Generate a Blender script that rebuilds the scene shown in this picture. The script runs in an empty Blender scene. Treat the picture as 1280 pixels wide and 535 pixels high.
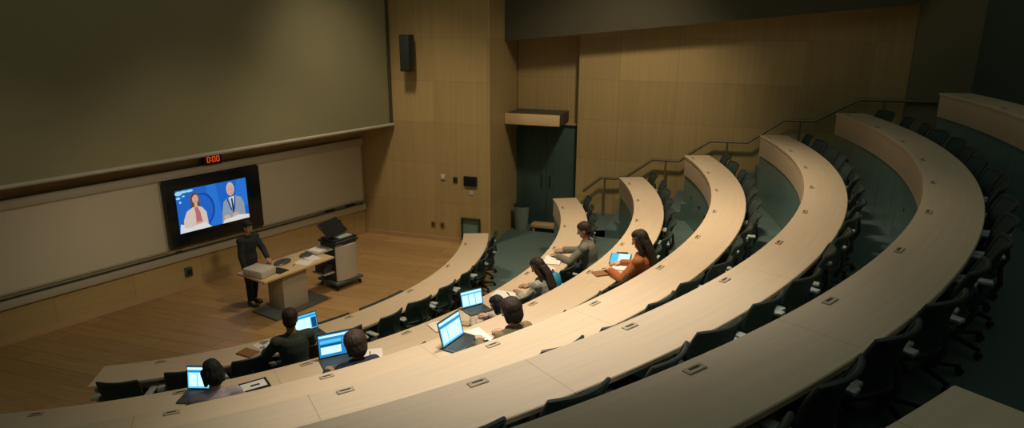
import bpy, bmesh, math, random
from mathutils import Vector, Matrix, Euler, noise
random.seed(7)
S = bpy.context.scene
COL = S.collection
PI = math.pi
R = math.radians

# ------------------------------------------------------------------ materials
def mat(name, col, rough=.6, metal=0., emit=None, estr=0., var=0., scale=8., bump=0., spec=.5, alpha=1., stretch=(1, 1, 1)):
    m = bpy.data.materials.new(name); m.use_nodes = True
    nt = m.node_tree; b = nt.nodes['Principled BSDF']
    b.inputs['Base Color'].default_value = (*col, 1); b.inputs['Roughness'].default_value = rough
    b.inputs['Metallic'].default_value = metal; b.inputs['Specular IOR Level'].default_value = spec
    if emit: b.inputs['Emission Color'].default_value = (*emit, 1); b.inputs['Emission Strength'].default_value = estr
    if alpha < 1: b.inputs['Alpha'].default_value = alpha
    if var or bump:
        tc = nt.nodes.new('ShaderNodeTexCoord'); mp = nt.nodes.new('ShaderNodeMapping'); nz = nt.nodes.new('ShaderNodeTexNoise')
        nz.inputs['Scale'].default_value = scale; nz.inputs['Detail'].default_value = 5
        mp.inputs['Scale'].default_value = stretch
        nt.links.new(tc.outputs['Object'], mp.inputs[0]); nt.links.new(mp.outputs[0], nz.inputs['Vector'])
        if var:
            mx = nt.nodes.new('ShaderNodeMix'); mx.data_type = 'RGBA'
            mx.inputs[6].default_value = (*[max(0, c*(1-var)) for c in col], 1); mx.inputs[7].default_value = (*[min(1, c*(1+var)) for c in col], 1)
            nt.links.new(nz.outputs['Fac'], mx.inputs[0]); nt.links.new(mx.outputs[2], b.inputs['Base Color'])
        if bump:
            bp = nt.nodes.new('ShaderNodeBump'); bp.inputs['Strength'].default_value = bump; bp.inputs['Distance'].default_value = .02
            nt.links.new(nz.outputs['Fac'], bp.inputs['Height']); nt.links.new(bp.outputs[0], b.inputs['Normal'])
    return m

def wood_panel(name, col, bw, bh, rot, grain=.16, mortar=.006, seam=.55, rough=.5, offset=.5, gs=(1.2, 22, 22)):
    """boards or panels with seams (brick texture in object space) and a stretched grain"""
    m = mat(name, col, rough); nt = m.node_tree; b = nt.nodes['Principled BSDF']
    tc = nt.nodes.new('ShaderNodeTexCoord'); mp = nt.nodes.new('ShaderNodeMapping'); br = nt.nodes.new('ShaderNodeTexBrick')
    mp.vector_type = 'TEXTURE'; mp.inputs['Rotation'].default_value = rot
    br.inputs['Scale'].default_value = 1; br.inputs['Mortar Size'].default_value = mortar
    br.inputs['Brick Width'].default_value = bw; br.inputs['Row Height'].default_value = bh; br.offset = offset
    br.inputs['Color1'].default_value = (*[c*.9 for c in col], 1); br.inputs['Color2'].default_value = (*[min(1, c*1.1) for c in col], 1)
    br.inputs['Mortar'].default_value = (*[c*seam for c in col], 1)
    nz = nt.nodes.new('ShaderNodeTexNoise'); mp2 = nt.nodes.new('ShaderNodeMapping'); mp2.inputs['Scale'].default_value = gs
    nz.inputs['Scale'].default_value = 1.; nz.inputs['Detail'].default_value = 6
    mx = nt.nodes.new('ShaderNodeMix'); mx.data_type = 'RGBA'; mx.blend_type = 'MULTIPLY'; mx.inputs[0].default_value = 1
    rp = nt.nodes.new('ShaderNodeMapRange'); rp.inputs[3].default_value = 1-grain*1.5; rp.inputs[4].default_value = 1+grain
    L = nt.links.new
    L(tc.outputs['Object'], mp.inputs[0]); L(mp.outputs[0], br.inputs['Vector']); L(mp.outputs[0], mp2.inputs[0]); L(mp2.outputs[0], nz.inputs['Vector'])
    L(nz.outputs['Fac'], rp.inputs[0]); L(br.outputs['Color'], mx.inputs[6]); L(rp.outputs[0], mx.inputs[7]); L(mx.outputs[2], b.inputs['Base Color'])
    return m

CX, CY = -6.12, 12.49                                   # centre of the desk arcs
def desk_wood(name, col, step):
    """pale maple whose grain follows the arc, a fine joint between desk sections"""
    m = mat(name, col, .42); nt = m.node_tree; b = nt.nodes['Principled BSDF']; L = nt.links.new
    N = nt.nodes.new
    tc = N('ShaderNodeTexCoord'); sub = N('ShaderNodeVectorMath'); sub.operation = 'SUBTRACT'; sub.inputs[1].default_value = (CX, CY, 0)
    sx = N('ShaderNodeSeparateXYZ'); at = N('ShaderNodeMath'); at.operation = 'ARCTAN2'
    ln = N('ShaderNodeVectorMath'); ln.operation = 'LENGTH'
    cb = N('ShaderNodeCombineXYZ'); mr = N('ShaderNodeMath'); mr.operation = 'MULTIPLY'; mr.inputs[1].default_value = 34
    ma = N('ShaderNodeMath'); ma.operation = 'MULTIPLY'; ma.inputs[1].default_value = 9
    fl = N('ShaderNodeVectorMath'); fl.operation = 'MULTIPLY'; fl.inputs[1].default_value = (1, 1, 0)
    L(tc.outputs['Object'], sub.inputs[0]); L(sub.outputs[0], fl.inputs[0]); L(fl.outputs[0], sx.inputs[0]); L(fl.outputs[0], ln.inputs[0])
    L(sx.outputs[1], at.inputs[0]); L(sx.outputs[0], at.inputs[1]); L(ln.outputs['Value'], mr.inputs[0]); L(at.outputs[0], ma.inputs[0])
    L(ma.outputs[0], cb.inputs[0]); L(mr.outputs[0], cb.inputs[1])
    nz = N('ShaderNodeTexNoise'); nz.inputs['Scale'].default_value = 1.; nz.inputs['Detail'].default_value = 5; L(cb.outputs[0], nz.inputs['Vector'])
    rp = N('ShaderNodeMapRange'); rp.inputs[3].default_value = .86; rp.inputs[4].default_value = 1.12; L(nz.outputs['Fac'], rp.inputs[0])
    dv = N('ShaderNodeMath'); dv.operation = 'DIVIDE'; dv.inputs[1].default_value = step; L(at.outputs[0], dv.inputs[0])
    fr = N('ShaderNodeMath'); fr.operation = 'FRACT'; L(dv.outputs[0], fr.inputs[0])
    lt = N('ShaderNodeMath'); lt.operation = 'LESS_THAN'; lt.inputs[1].default_value = .0022; L(fr.outputs[0], lt.inputs[0])
    m1 = N('ShaderNodeMix'); m1.data_type = 'RGBA'; m1.blend_type = 'MULTIPLY'; m1.inputs[0].default_value = 1
    m1.inputs[6].default_value = (*col, 1); L(rp.outputs[0], m1.inputs[7])
    m2 = N('ShaderNodeMix'); m2.data_type = 'RGBA'; m2.inputs[7].default_value = (*[c*.6 for c in col], 1)
    L(m1.outputs[2], m2.inputs[6]); L(lt.outputs[0], m2.inputs[0]); L(m2.outputs[2], b.inputs['Base Color'])
    return m

M = {}
FRONT_ANG = math.atan2(.8, .6)                         # direction of the front wall
SIDE_ANG = math.atan2(-.309, .951)                     # direction of the side walls
M['wall_side'] = wood_panel('maple wall panels', (.52, .385, .17), 1.22, .88, (PI/2, 0, SIDE_ANG), .13, .006, .78, .5, .0, (14, .5, 14))
M['wall_front'] = wood_panel('maple front wall', (.52, .385, .17), 1.22, 2.4, (PI/2, 0, FRONT_ANG), .10, .006, .7, .5, .0)
M['stage_floor'] = wood_panel('oak stage boards', (.46, .285, .115), 2.4, .3, (0, 0, SIDE_ANG), .24, .006, .55, .38, .37)
M['carpet'] = mat('teal grey carpet', (.105, .165, .15), .95, var=.25, scale=60, bump=.3)
M['riser'] = mat('dark teal riser panel', (.17, .285, .25), .3, var=.35, scale=2.5, stretch=(3, 3, .5))
M['ceiling'] = mat('dark grey ceiling paint', (.10, .10, .08), .9, var=.06, scale=3)
M['dark_wall'] = mat('black green wall paint', (.08, .12, .09), .9, var=.1, scale=2)
M['soffit'] = mat('grey soffit and shade tone', (.085, .078, .048), .9, var=.08, scale=2)  # on the bulkhead this dark tone stands in for wall shade
M['side_return'] = mat('grey green side panel', (.24, .215, .12), .7, var=.08, scale=2)
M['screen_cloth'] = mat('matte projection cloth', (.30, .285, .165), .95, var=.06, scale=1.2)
M['alu'] = mat('satin aluminium', (.50, .48, .39), .5, .15)
M['whiteboard'] = mat('off white marker board', (.66, .62, .48), .4, var=.05, scale=1.5)
M['black'] = mat('black plastic', (.012, .016, .016), .4)
M['dark'] = mat('charcoal plastic', (.030, .044, .040), .45)
M['chair_fabric'] = mat('black chair upholstery', (.034, .058, .050), .85, var=.3, scale=60, bump=.2)
M['chair_mesh'] = mat('black mesh fabric', (.036, .062, .054), .8, var=.3, scale=90, alpha=.86)
M['chair_grey'] = mat('grey arm pad', (.40, .46, .42), .25)
M['chair_metal'] = mat('dark chair metal', (.05, .06, .06), .35, .6)
M['outlet'] = mat('bronze outlet lid', (.44, .36, .23), .4, .1)
M['outlet_pale'] = mat('pale outlet frame', (.62, .58, .46), .4)
M['slot'] = mat('outlet slot', (.05, .04, .025), .6)
M['rail'] = mat('dark bronze rail', (.24, .19, .11), .4, .3)
M['paper'] = mat('white paper', (.82, .80, .74), .8, var=.03, scale=20)
M['grey_paper'] = mat('printed paper', (.50, .50, .46), .8, var=.2, scale=60)
M['brown_leather'] = mat('brown notebook cover', (.28, .14, .05), .6, var=.2, scale=30)
M['laptop'] = mat('dark grey laptop shell', (.12, .14, .14), .4, .5)
M['keys'] = mat('laptop keys', (.03, .04, .045), .5)
M['scr_blue'] = mat('screen blue', (.0, .02, .05), .3, emit=(.03, .33, .80), estr=.75)
M['scr_cyan'] = mat('screen cyan', (.0, .02, .05), .3, emit=(.10, .62, 1.0), estr=.95)
M['scr_white'] = mat('screen page', (.02, .03, .05), .3, emit=(.60, .95, 1.0), estr=1.2)
M['scr_dark'] = mat('screen navy', (.0, .01, .03), .3, emit=(.01, .09, .25), estr=.7)
M['tv_blue'] = mat('broadcast blue', (0, 0, 0), .3, emit=(.012, .13, .58), estr=.9)
M['tv_blue2'] = mat('broadcast light blue', (0, 0, 0), .3, emit=(.02, .18, .68), estr=.9)
M['tv_deep'] = mat('broadcast deep blue', (0, 0, 0), .3, emit=(.008, .06, .36), estr=.9)
M['tv_white'] = mat('broadcast white', (0, 0, 0), .3, emit=(.78, .80, .78), estr=.85)
M['tv_cyan'] = mat('broadcast pale cyan', (0, 0, 0), .3, emit=(.35, .72, .88), estr=.9)
M['tv_cream'] = mat('broadcast cream jacket', (0, 0, 0), .3, emit=(.72, .60, .54), estr=.85)
M['tv_pink'] = mat('broadcast rose blouse', (0, 0, 0), .3, emit=(.50, .16, .16), estr=.85)
M['tv_skin'] = mat('broadcast skin', (0, 0, 0), .3, emit=(.72, .42, .32), estr=.85)
M['tv_hair'] = mat('broadcast brown hair', (0, 0, 0), .3, emit=(.16, .09, .03), estr=.7)
M['tv_grey'] = mat('broadcast grey suit', (0, 0, 0), .3, emit=(.30, .38, .48), estr=.8)
M['tv_tie'] = mat('broadcast dark tie', (0, 0, 0), .3, emit=(.01, .06, .12), estr=.7)
M['tv_silver'] = mat('broadcast silver hair', (0, 0, 0), .3, emit=(.62, .58, .55), estr=.8)
M['tv_frame'] = mat('glossy black bezel', (.006, .012, .018), .18)
M['led'] = mat('red led segment', (.1, 0, 0), .4, emit=(1., .10, .02), estr=.65)
M['cart_white'] = mat('pale cart panel', (.62, .58, .50), .4, var=.03, scale=4)
M['cart_grey'] = mat('blue grey cart base', (.10, .135, .135), .5)
M['table_top'] = mat('maple table top', (.66, .50, .27), .4, var=.1, scale=4, stretch=(1, 9, 1))
M['pedestal'] = mat('grey laminate pedestal', (.42, .40, .32), .5, var=.04, scale=3)
M['plinth'] = mat('dark grey floor plate', (.13, .15, .14), .45)
M['door'] = mat('dark teal door leaf', (.060, .115, .095), .4, var=.3, scale=2, stretch=(4, 4, .6))
M['bin'] = mat('grey green bin', (.26, .32, .28), .6)
M['tan'] = mat('light maple board', (.52, .36, .19), .5, var=.1, scale=4, stretch=(8, 8, 1))
M['blue_bag'] = mat('bright blue bag', (.03, .30, .50), .7, var=.2, scale=20)
M['canopy'] = mat('maple canopy board', (.80, .58, .30), .5, var=.08, scale=4, stretch=(2, 2, 12))

def skin(c, n): return mat(n, c, .55, var=.06, scale=30)
M['skin_light'] = skin((.60, .37, .25), 'light skin'); M['skin_tan'] = skin((.42, .24, .15), 'tan skin'); M['skin_brown'] = skin((.24, .13, .08), 'brown skin')
M['lip'] = mat('lips', (.38, .13, .10), .5); M['eye_white'] = mat('eye white', (.75, .72, .68), .3); M['iris'] = mat('dark iris', (.02, .015, .01), .2)

# ------------------------------------------------------------------ mesh builder
class MB:
    def __init__(s): s.bm = bmesh.new(); s.mats = []
    def _m(s, m):
        if m is None: return 0
        if m not in s.mats: s.mats.append(m)
        return s.mats.index(m)
    def box(s, c, size, rot=None, bev=0., m=None):
        mt = Matrix.Translation(Vector(c)) @ (rot.to_4x4() if rot is not None else Matrix.Identity(4)) @ Matrix.Diagonal((*size, 1))
        i = s._m(m)
        g = bmesh.ops.create_cube(s.bm, size=1, matrix=mt); vs = g['verts']; fs = set(f for v in vs for f in v.link_faces)
        if bev:
            es = list(set(e for v in vs for e in v.link_edges))
            r = bmesh.ops.bevel(s.bm, geom=es, offset=bev, segments=2, affect='EDGES', profile=.5)
            fs = set(r['faces']) | set(f for f in fs if f.is_valid)
        for f in fs:
            if f.is_valid: f.material_index = i
        return s
    def loft(s, secs, seg=14, m=None, smooth=True, cap=True):
        """secs: list of (centre, right, forward, rx, ry)"""
        i = s._m(m); rings = []
        for c, rt, fw, rx, ry in secs:
            c, rt, fw = Vector(c), Vector(rt), Vector(fw)
            rings.append([s.bm.verts.new(c + rt*(rx*math.cos(2*PI*k/seg)) + fw*(ry*math.sin(2*PI*k/seg))) for k in range(seg)])
        for a, b in zip(rings, rings[1:]):
            for k in range(seg):
                f = s.bm.faces.new((a[k], a[(k+1) % seg], b[(k+1) % seg], b[k])); f.smooth = smooth; f.material_index = i
        if cap:
            for rg in (rings[0][::-1], rings[-1]):
                f = s.bm.faces.new(rg); f.material_index = i
        return s
    def tube(s, pts, rad, seg=10, m=None, flat=1., caps=True):
        """tube through pts, rad number or list, rounded ends when it is a list of radii"""
        pts = [Vector(p) for p in pts]; n = len(pts)
        rad = [rad]*n if not isinstance(rad, (list, tuple)) else rad
        secs = []; ref = None
        for k in range(n):
            d = (pts[min(k+1, n-1)] - pts[max(k-1, 0)]).normalized()
            if ref is None:
                up = Vector((0, 0, 1)) if abs(d.z) < .9 else Vector((0, 1, 0)); ref = d.cross(up).normalized()
            rt = (ref - d*ref.dot(d)).normalized(); ref = rt; fw = rt.cross(d).normalized()
            secs.append((pts[k], rt, fw, rad[k], rad[k]*flat))
        return s.loft(secs, seg, m)
    def capsule(s, a, b, ra, rb, seg=10, m=None):
        a, b = Vector(a), Vector(b); d = (b-a).normalized() if (b-a).length > 1e-6 else Vector((0, 0, 1))
        pts = []; rad = []
        for k in range(4): t = k/4*PI/2; pts.append(a - d*(ra*math.cos(t))); rad.append(max(.0005, ra*math.sin(t)))
        pts += [a, b]; rad += [ra, rb]
        for k in range(1, 5): t = k/4*PI/2; pts.append(b + d*(rb*math.sin(t))); rad.append(max(.0005, rb*math.cos(t)))
        return s.tube(pts, rad, seg, m)
    def ball(s, c, r, m=None, seg=14, rot=None):
        i = s._m(m); r = r if isinstance(r, (tuple, list)) else (r, r, r)
        mt = Matrix.Translation(Vector(c)) @ (rot.to_4x4() if rot is not None else Matrix.Identity(4)) @ Matrix.Diagonal((*r, 1))
        g = bmesh.ops.create_uvsphere(s.bm, u_segments=seg, v_segments=max(6, seg*2//3), radius=1, matrix=mt)
        for f in set(f for v in g['verts'] for f in v.link_faces): f.smooth = True; f.material_index = i
        return s
    def poly(s, pts, m=None, flip=False):
        f = s.bm.faces.new([s.bm.verts.new(Vector(p)) for p in (pts[::-1] if flip else pts)]); f.material_index = s._m(m); return s
    def prism(s, pts, z0, z1, m=None):
        """vertical prism over a plan polygon (counter-clockwise)"""
        i = s._m(m); a = [s.bm.verts.new((p[0], p[1], z0)) for p in pts]; b = [s.bm.verts.new((p[0], p[1], z1)) for p in pts]; n = len(pts)
        fs = [s.bm.faces.new(a[::-1]), s.bm.faces.new(b)] + [s.bm.faces.new((a[k], a[(k+1) % n], b[(k+1) % n], b[k])) for k in range(n)]
        for f in fs: f.material_index = i
        return s
    def ring(s, r0, r1, z0, z1, a0, a1, seg=None, m=None, bev=0.):
        """solid sector of a ring round the arc centre; a0/a1 degrees, may be (inner, outer)"""
        i = s._m(m)
        A0 = a0 if isinstance(a0, tuple) else (a0, a0); A1 = a1 if isinstance(a1, tuple) else (a1, a1)
        n = seg or max(3, int(abs(A1[0]-A0[0])/1.5)); rows = []
        for k in range(n+1):
            t = k/n; ai = R(A0[0]+(A1[0]-A0[0])*t); ao = R(A0[1]+(A1[1]-A0[1])*t)
            P = [(r0, z0, ai), (r1, z0, ao), (r1, z1-bev, ao)] + ([(r1-bev, z1, ao), (r0+bev, z1, ai)] if bev else [(r1, z1, ao)]) + ([(r0, z1-bev, ai)] if bev else [(r0, z1, ai)])
            if not bev: P = [(r0, z0, ai), (r1, z0, ao), (r1, z1, ao), (r0, z1, ai)]
            rows.append([s.bm.verts.new((CX+r*math.cos(a), CY+r*math.sin(a), z)) for r, z, a in P])
        q = len(rows[0])
        for a, b in zip(rows, rows[1:]):
            for j in range(q):
                f = s.bm.faces.new((a[j], a[(j+1) % q], b[(j+1) % q], b[j])); f.material_index = i
        for rg in (rows[0][::-1], rows[-1]): f = s.bm.faces.new(rg); f.material_index = i
        bmesh.ops.recalc_face_normals(s.bm, faces=s.bm.faces)
        return s
    def mesh(s, name, m=None):
        me = bpy.data.meshes.new(name); bmesh.ops.recalc_face_normals(s.bm, faces=s.bm.faces) if not getattr(s, 'keep', False) else None
        s.bm.to_mesh(me); s.bm.free()
        for x in (s.mats or ([m] if m else [])): me.materials.append(x)
        if s.mats and m and None: pass
        return me
    def build(s, name, m=None, parent=None, auto=True):
        me = s.mesh(name, m); o = bpy.data.objects.new(name, me); COL.objects.link(o)
        if parent: o.parent = parent
        if auto:
            try: me.set_sharp_from_angle(angle=R(38)); [setattr(p, 'use_smooth', True) for p in me.polygons]
            except Exception: pass
        return o

def empty(name, loc, rz=0., label=None, cat=None, group=None):
    o = bpy.data.objects.new(name, None); COL.objects.link(o); o.location = loc; o.rotation_euler = (0, 0, rz); o.empty_display_size = .1
    return tag(o, label, cat, group)
def tag(o, label=None, cat=None, group=None, kind=None):
    if label: o['label'] = label
    if cat: o['category'] = cat
    if group: o['group'] = group
    if kind: o['kind'] = kind
    return o
def struct(o, label=None, cat=None): return tag(o, label, cat, kind='structure')
def kids(o): return [c for c in COL.objects if c.parent == o]
def copy_tree(o, parent=None, index=None):
    c = o.copy(); COL.objects.link(c)
    if parent: c.parent = parent
    for ch in index.get(o, ()): copy_tree(ch, c, index)
    return c
def tree_index():
    d = {}
    for o in COL.objects:
        if o.parent: d.setdefault(o.parent, []).append(o)
    return d

# ------------------------------------------------------------------ room frame
NF = Vector((-.8, .6, 0)); DF = Vector((.6, .8, 0)); NS = Vector((.309, .951, 0)); DS = Vector((.951, -.309, 0))
def fw(al, off=0., z=0.): return NF*(11.79-off) + DF*al + Vector((0, 0, z))        # on the front wall
def sw(al, n, z=0.): return NS*n + DS*al + Vector((0, 0, z))                       # on the side-wall system
RF = Matrix.Rotation(FRONT_ANG, 3, 'Z'); RS = Matrix.Rotation(SIDE_ANG, 3, 'Z')
def arc(r, a, z=0.): return Vector((CX + r*math.cos(R(a)), CY + r*math.sin(R(a)), z))

DZ = [.74, 1.26, 1.76, 2.27, 2.78, 3.24, 3.71]          # desk-top heights
DR = [5.18, 7.03, 8.29, 9.46, 10.63, 11.78, 12.95]      # inner radii
FZ = [0, .52, 1.02, 1.53, 2.04, 2.50, 2.97]             # tier floors
END = [3.2, 8.5, 5.7, 3.2, -.6, -2.5, -7.]              # far ends of the rows (degrees)
LEFT = [-76.7, -97, -97, -97, -97, -97, -97]
DW = .487
ORD = ['front', 'second', 'third', 'fourth', 'fifth', 'sixth', 'back']
def ang_at(r, n):   # angle at which a circle reaches the line NS.p = n
    return 72 - math.degrees(math.acos(max(-1, min(1, (n-9.99)/r))))

# floors -------------------------------------------------------------
f = MB().prism([(-13, 3), (-5, -6), (11, -6), (9.5, 13.5), (.6, 17), (-5.5, 17)], -.12, 0).build('floor', M['stage_floor']); struct(f)
pts = [(-.50, 14.17), (-.43, 12.9)] + [tuple(arc(5.74, a)[:2]) for a in range(3, -75, -3)] + [tuple(arc(7.07, a)[:2]) for a in range(-74, 12, 3)]
pts += [tuple(sw(-2.9, 13.15)[:2]), tuple(sw(-2.9, 14.95)[:2]), tuple(sw(-3.3, 14.95)[:2]), tuple(sw(-3.3, 15.2)[:2]), tuple(sw(-4.83, 15.2)[:2])]
f = MB().prism(pts[::-1], 0, .006).build('floor_carpet', M['carpet']); struct(f)
for i in range(1, 7):
    r0 = DR[i]+.06; r1 = (DR[i+1]+.06) if i < 6 else 20.
    b = MB(); b.ring(r0, r1, FZ[i]-.10 if i < 6 else FZ[i]-.2, FZ[i], ang_at(r0, 13.18), -97, seg=70)
    struct(b.build('floor_tier', M['carpet']))
# aisle stairs along the side wall
al = [(-3.2, -2.75), (-2.3, -1.6), (-1.05, -.44), (.29, .94), (1.51, 2.2)]     # stair runs between the levels
st = MB()
lv = FZ
for i, (a, b_) in enumerate(al):
    nstep = 3
    nxt = al[i+1][0] if i < 4 else 4.1
    for k in range(nstep):
        x0 = a + (b_-a)*k/nstep; x1 = a + (b_-a)*(k+1)/nstep if k < nstep-1 else nxt
        z = lv[i] + (lv[i+1]-lv[i])*(k+1)/nstep
        st.box(sw((x0+x1)/2, 14.06, z/2), (x1-x0, 1.74, z), RS)
struct(st.build('floor_aisle', M['carpet']))

# walls --------------------------------------------------------------
H = 8.
def wall(name, p, q, th, z0, z1, m, side=1):
    p, q = Vector(p), Vector(q); d = (q-p).normalized(); n = Vector((-d.y, d.x, 0))*side; c = (p+q)/2 + n*th/2
    o = MB().box((c.x, c.y, (z0+z1)/2), ((q-p).length, th, z1-z0), Matrix.Rotation(math.atan2(d.y, d.x), 3, 'Z')).build(name, m); return struct(o)
wall('wall_front', fw(-5), fw(10.08), .2, 0, H, M['wall_front'])
cor = fw(10.08)
wall('wall_stage', cor, sw(-4.83, 13.35), .12, 0, H, M['wall_side'])
b = MB(); b.box(sw(-4.93, 14.28, H/2), (.2, 1.86, H), RS); struct(b.build('wall_return', M['wall_side']))
wall('wall_recess', sw(-4.83, 15.25), sw(-3.3, 15.25), .15, 2.50, H, M['wall_side'])
wall('wall_right', sw(-3.33, 14.95), sw(3.08, 14.95), .35, 0, H, M['wall_side'])
wall('wall_gallery', sw(3.08, 14.80), sw(4.12, 14.80), .3, 0, H, M['side_return'])
dk = sw(4.12, 14.80)
wall('wall_back', (dk.x, dk.y, 0), (10.2, -6, 0), .2, 0, H, M['dark_wall'])
wall('wall_rear', (10.2, -6, 0), (-5, -6, 0), .2, 0, H, M['dark_wall'])
wall('wall_left', (-5, -6, 0), fw(-5), .2, 0, H, M['dark_wall'])
o = MB().prism([(-13, 3), (-5, -6.2), (10.4, -6.2), (9.5, 14), (.6, 17), (-5.5, 17)], H, H+.1).build('ceiling', M['ceiling']); struct(o)
# dark sloping bulkhead, added to stand for shade on the upper side wall
b = MB(); a0, a1 = -4.83, 3.08
for n0 in (14.3,):
    zl = lambda a: 4.37 + (a+4.37)*.097
    q = [sw(a0, 14.3, zl(a0)), sw(a1, 14.3, zl(a1)), sw(a1, 14.95, zl(a1)), sw(a0, 14.95, zl(a0))]
    v0 = [b.bm.verts.new(p) for p in q]; v1 = [b.bm.verts.new((p.x, p.y, H)) for p in q]
    b.bm.faces.new(v0[::-1]); b.bm.faces.new(v1)
    for k in range(4): b.bm.faces.new((v0[k], v0[(k+1) % 4], v1[(k+1) % 4], v1[k]))
struct(b.build('wall_shade_bulkhead', M['soffit']))
# skirting of the front and stage walls
struct(MB().box(fw(2.55, .01, .06), (15, .02, .12), RF).build('baseboard_front', M['tan']))
d_ = (sw(-4.83, 13.35) - cor); struct(MB().box((cor + d_*.5 + Vector((-.003, -.012, .05))), (d_.length-.06, .02, .10), Matrix.Rotation(math.atan2(d_.y, d_.x), 3, 'Z')).build('baseboard_stage', M['tan']))
# rail above the boards and shelf ledge under them
struct(MB().box(fw(2.6, .05, 2.15), (14.9, .10, .15), RF, .01).build('trim_1', M['alu']))
struct(MB().box(fw(2.6, .045, .655), (14.9, .09, .15), RF, .01).build('trim_2', M['alu']))
# door in the recess with its frame
d = empty('door_1', sw(-4.1, 15.22), SIDE_ANG); d['kind'] = 'structure'; d['label'] = 'dark teal double door in the lit recess beside the stage'
for s in (-1, 1):
    lf = MB().box((s*.37, 0, 1.24), (.735, .05, 2.46), None, .006).build('door_leaf', M['door'], d)
    MB().tube([(-s*.27, -.05, .95), (-s*.27, -.05, 1.25)], .012).build('door_handle', M['chair_metal'], lf).location = (s*.37, 0, 0)
fr = MB(); fr.box((-.765, -.03, 1.25), (.05, .14, 2.5)); fr.box((.765, -.03, 1.25), (.05, .14, 2.5)); fr.box((0, -.03, 2.49), (1.58, .14, .05)); fr.build('door_frame', M['tan'], d)
# canopy over the door
cn = empty('door_canopy', sw(-4.2, 14.3, 2.56), SIDE_ANG, 'light maple canopy box over the dark teal door', 'canopy')
b = MB(); b.box((0, .47, .02), (1.20, .92, .04)); b.box((0, .47, .20), (1.20, .92, .04)); b.box((.58, .47, .11), (.04, .92, .14)); b.box((-.58, .47, .11), (.04, .92, .14)); b.build('canopy_box', M['soffit'], cn)
MB().box((0, 0, .11), (1.24, .03, .24), None, .004).build('fascia_board', M['canopy'], cn)

# ------------------------------------------------------------------ front wall things
sc = empty('projection_screen', fw(5.90, .80, 2.56), FRONT_ANG, 'very large grey-green projection screen hanging above the whiteboards', 'projection screen')
MB().box((0, 0, 2.55), (8.64, .012, 5.05)).build('screen_fabric', M['screen_cloth'], sc)
MB().box((4.36, 0, 2.55), (.09, .02, 5.07)).build('border', M['soffit'], sc); MB().box((-4.36, 0, 2.55), (.09, .02, 5.07)).build('border', M['soffit'], sc)
MB().tube([(-4.42, 0, 0), (4.42, 0, 0)], .035).build('hem_bar', M['alu'], sc)
MB().box((0, .0, 5.2), (8.7, .2, .22), None, .02).build('screen_housing', M['black'], sc)
def board(a0, a1, label):
    w = empty('whiteboard', fw((a0+a1)/2, 0, .80), FRONT_ANG, label, 'whiteboard'); L = a1-a0
    MB().box((0, -.025, .63), (L, .03, 1.24)).build('board_surface', M['whiteboard'], w)
    b = MB(); b.box((0, -.03, 1.26), (L+.03, .05, .03)); b.box((0, -.03, .005), (L+.03, .05, .03)); b.box((L/2, -.03, .63), (.03, .05, 1.28)); b.box((-L/2, -.03, .63), (.03, .05, 1.28)); b.build('board_frame', M['alu'], w)
    return w
board(7.41, 10.02, 'pale whiteboard right of the television, up to the room corner')
board(-3.2, 5.50, 'long pale whiteboard left of the television')
tr = empty('marker_tray', fw(4.3, 0, .745), FRONT_ANG, 'long aluminium marker tray ledge running under both whiteboards', 'tray')
MB().box((0, -.055, -.012), (11.3, .11, .02), None, .004).build('ledge', M['alu'], tr)
MB().box((0, -.112, .002), (11.3, .012, .03), None, .003).build('lip', M['dark'], tr)
for k, (a, lb) in enumerate(((9.05, 'small dark board eraser on the tray, left of two by the lectern'), (9.62, 'small dark board eraser on the tray, nearest the room corner'))):
    e = empty('board_eraser', fw(a, .065, .745), FRONT_ANG, lb, 'eraser', 'erasers on the marker tray')
    MB().box((0, 0, .03), (.22, .07, .03), None, .008).build('handle', M['black'], e); MB().box((0, 0, .0085), (.21, .065, .015)).build('felt_pad', M['dark'], e)
for k, a in enumerate((5.7,)):
    e = empty('marker_pen', fw(a, .07, .758), FRONT_ANG, 'thin dark marker pen lying on the tray under the television', 'pen')
    MB().tube([(-.07, 0, 0), (.05, 0, 0)], .010).build('pen_barrel', M['black'], e); MB().tube([(.05, 0, 0), (.08, 0, 0)], .011).build('pen_cap', M['alu'], e)
# television
tv = empty('television', fw(6.455, .0, .86), FRONT_ANG, 'wall television with thick black bezel showing two news presenters', 'television')
b = MB(); W, Ht = 1.84, 1.20
b.box((0, -.115, .60), (W, .09, Ht), None, .012); b.build('bezel', M['tv_frame'], tv)
MB().box((0, -.04, .6), (.8, .07, .6)).build('wall_mount', M['black'], tv)
sx0, sx1, sz0, sz1 = -.745, .62, .235, 1.015
p = MB(); p.keep = True; D = [-.1615]
def P2(u, v): return (sx0+(sx1-sx0)*u, D[0], sz0+(sz1-sz0)*v)
def shape(m, pts): D[0] -= .00012; p.poly([P2(u, v) for u, v in pts], m)
def oval(m, u, v, ru, rv, n=20): shape(m, [(u+ru*math.cos(2*PI*k/n), v+rv*math.sin(2*PI*k/n)) for k in range(n)])
shape(M['tv_blue'], [(0, 0), (1, 0), (1, 1), (0, 1)])
shape(M['tv_blue2'], [(.44, 0), (.62, 0), (.55, 1), (.42, 1)]); shape(M['tv_blue2'], [(.8, .45), (1, .3), (1, 1), (.86, 1)])
oval(M['tv_deep'], .34, .45, .17, .40); oval(M['tv_blue'], .33, .45, .15, .36)
for (u, v, ru, rv) in ((.04, .93, .05, .05), (.11, .95, .06, .03), (.19, .95, .05, .03), (.03, .82, .03, .03), (.10, .85, .02, .02), (.05, .72, .015, .03)): oval(M['tv_cyan'], u, v, ru, rv, 9)
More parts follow.
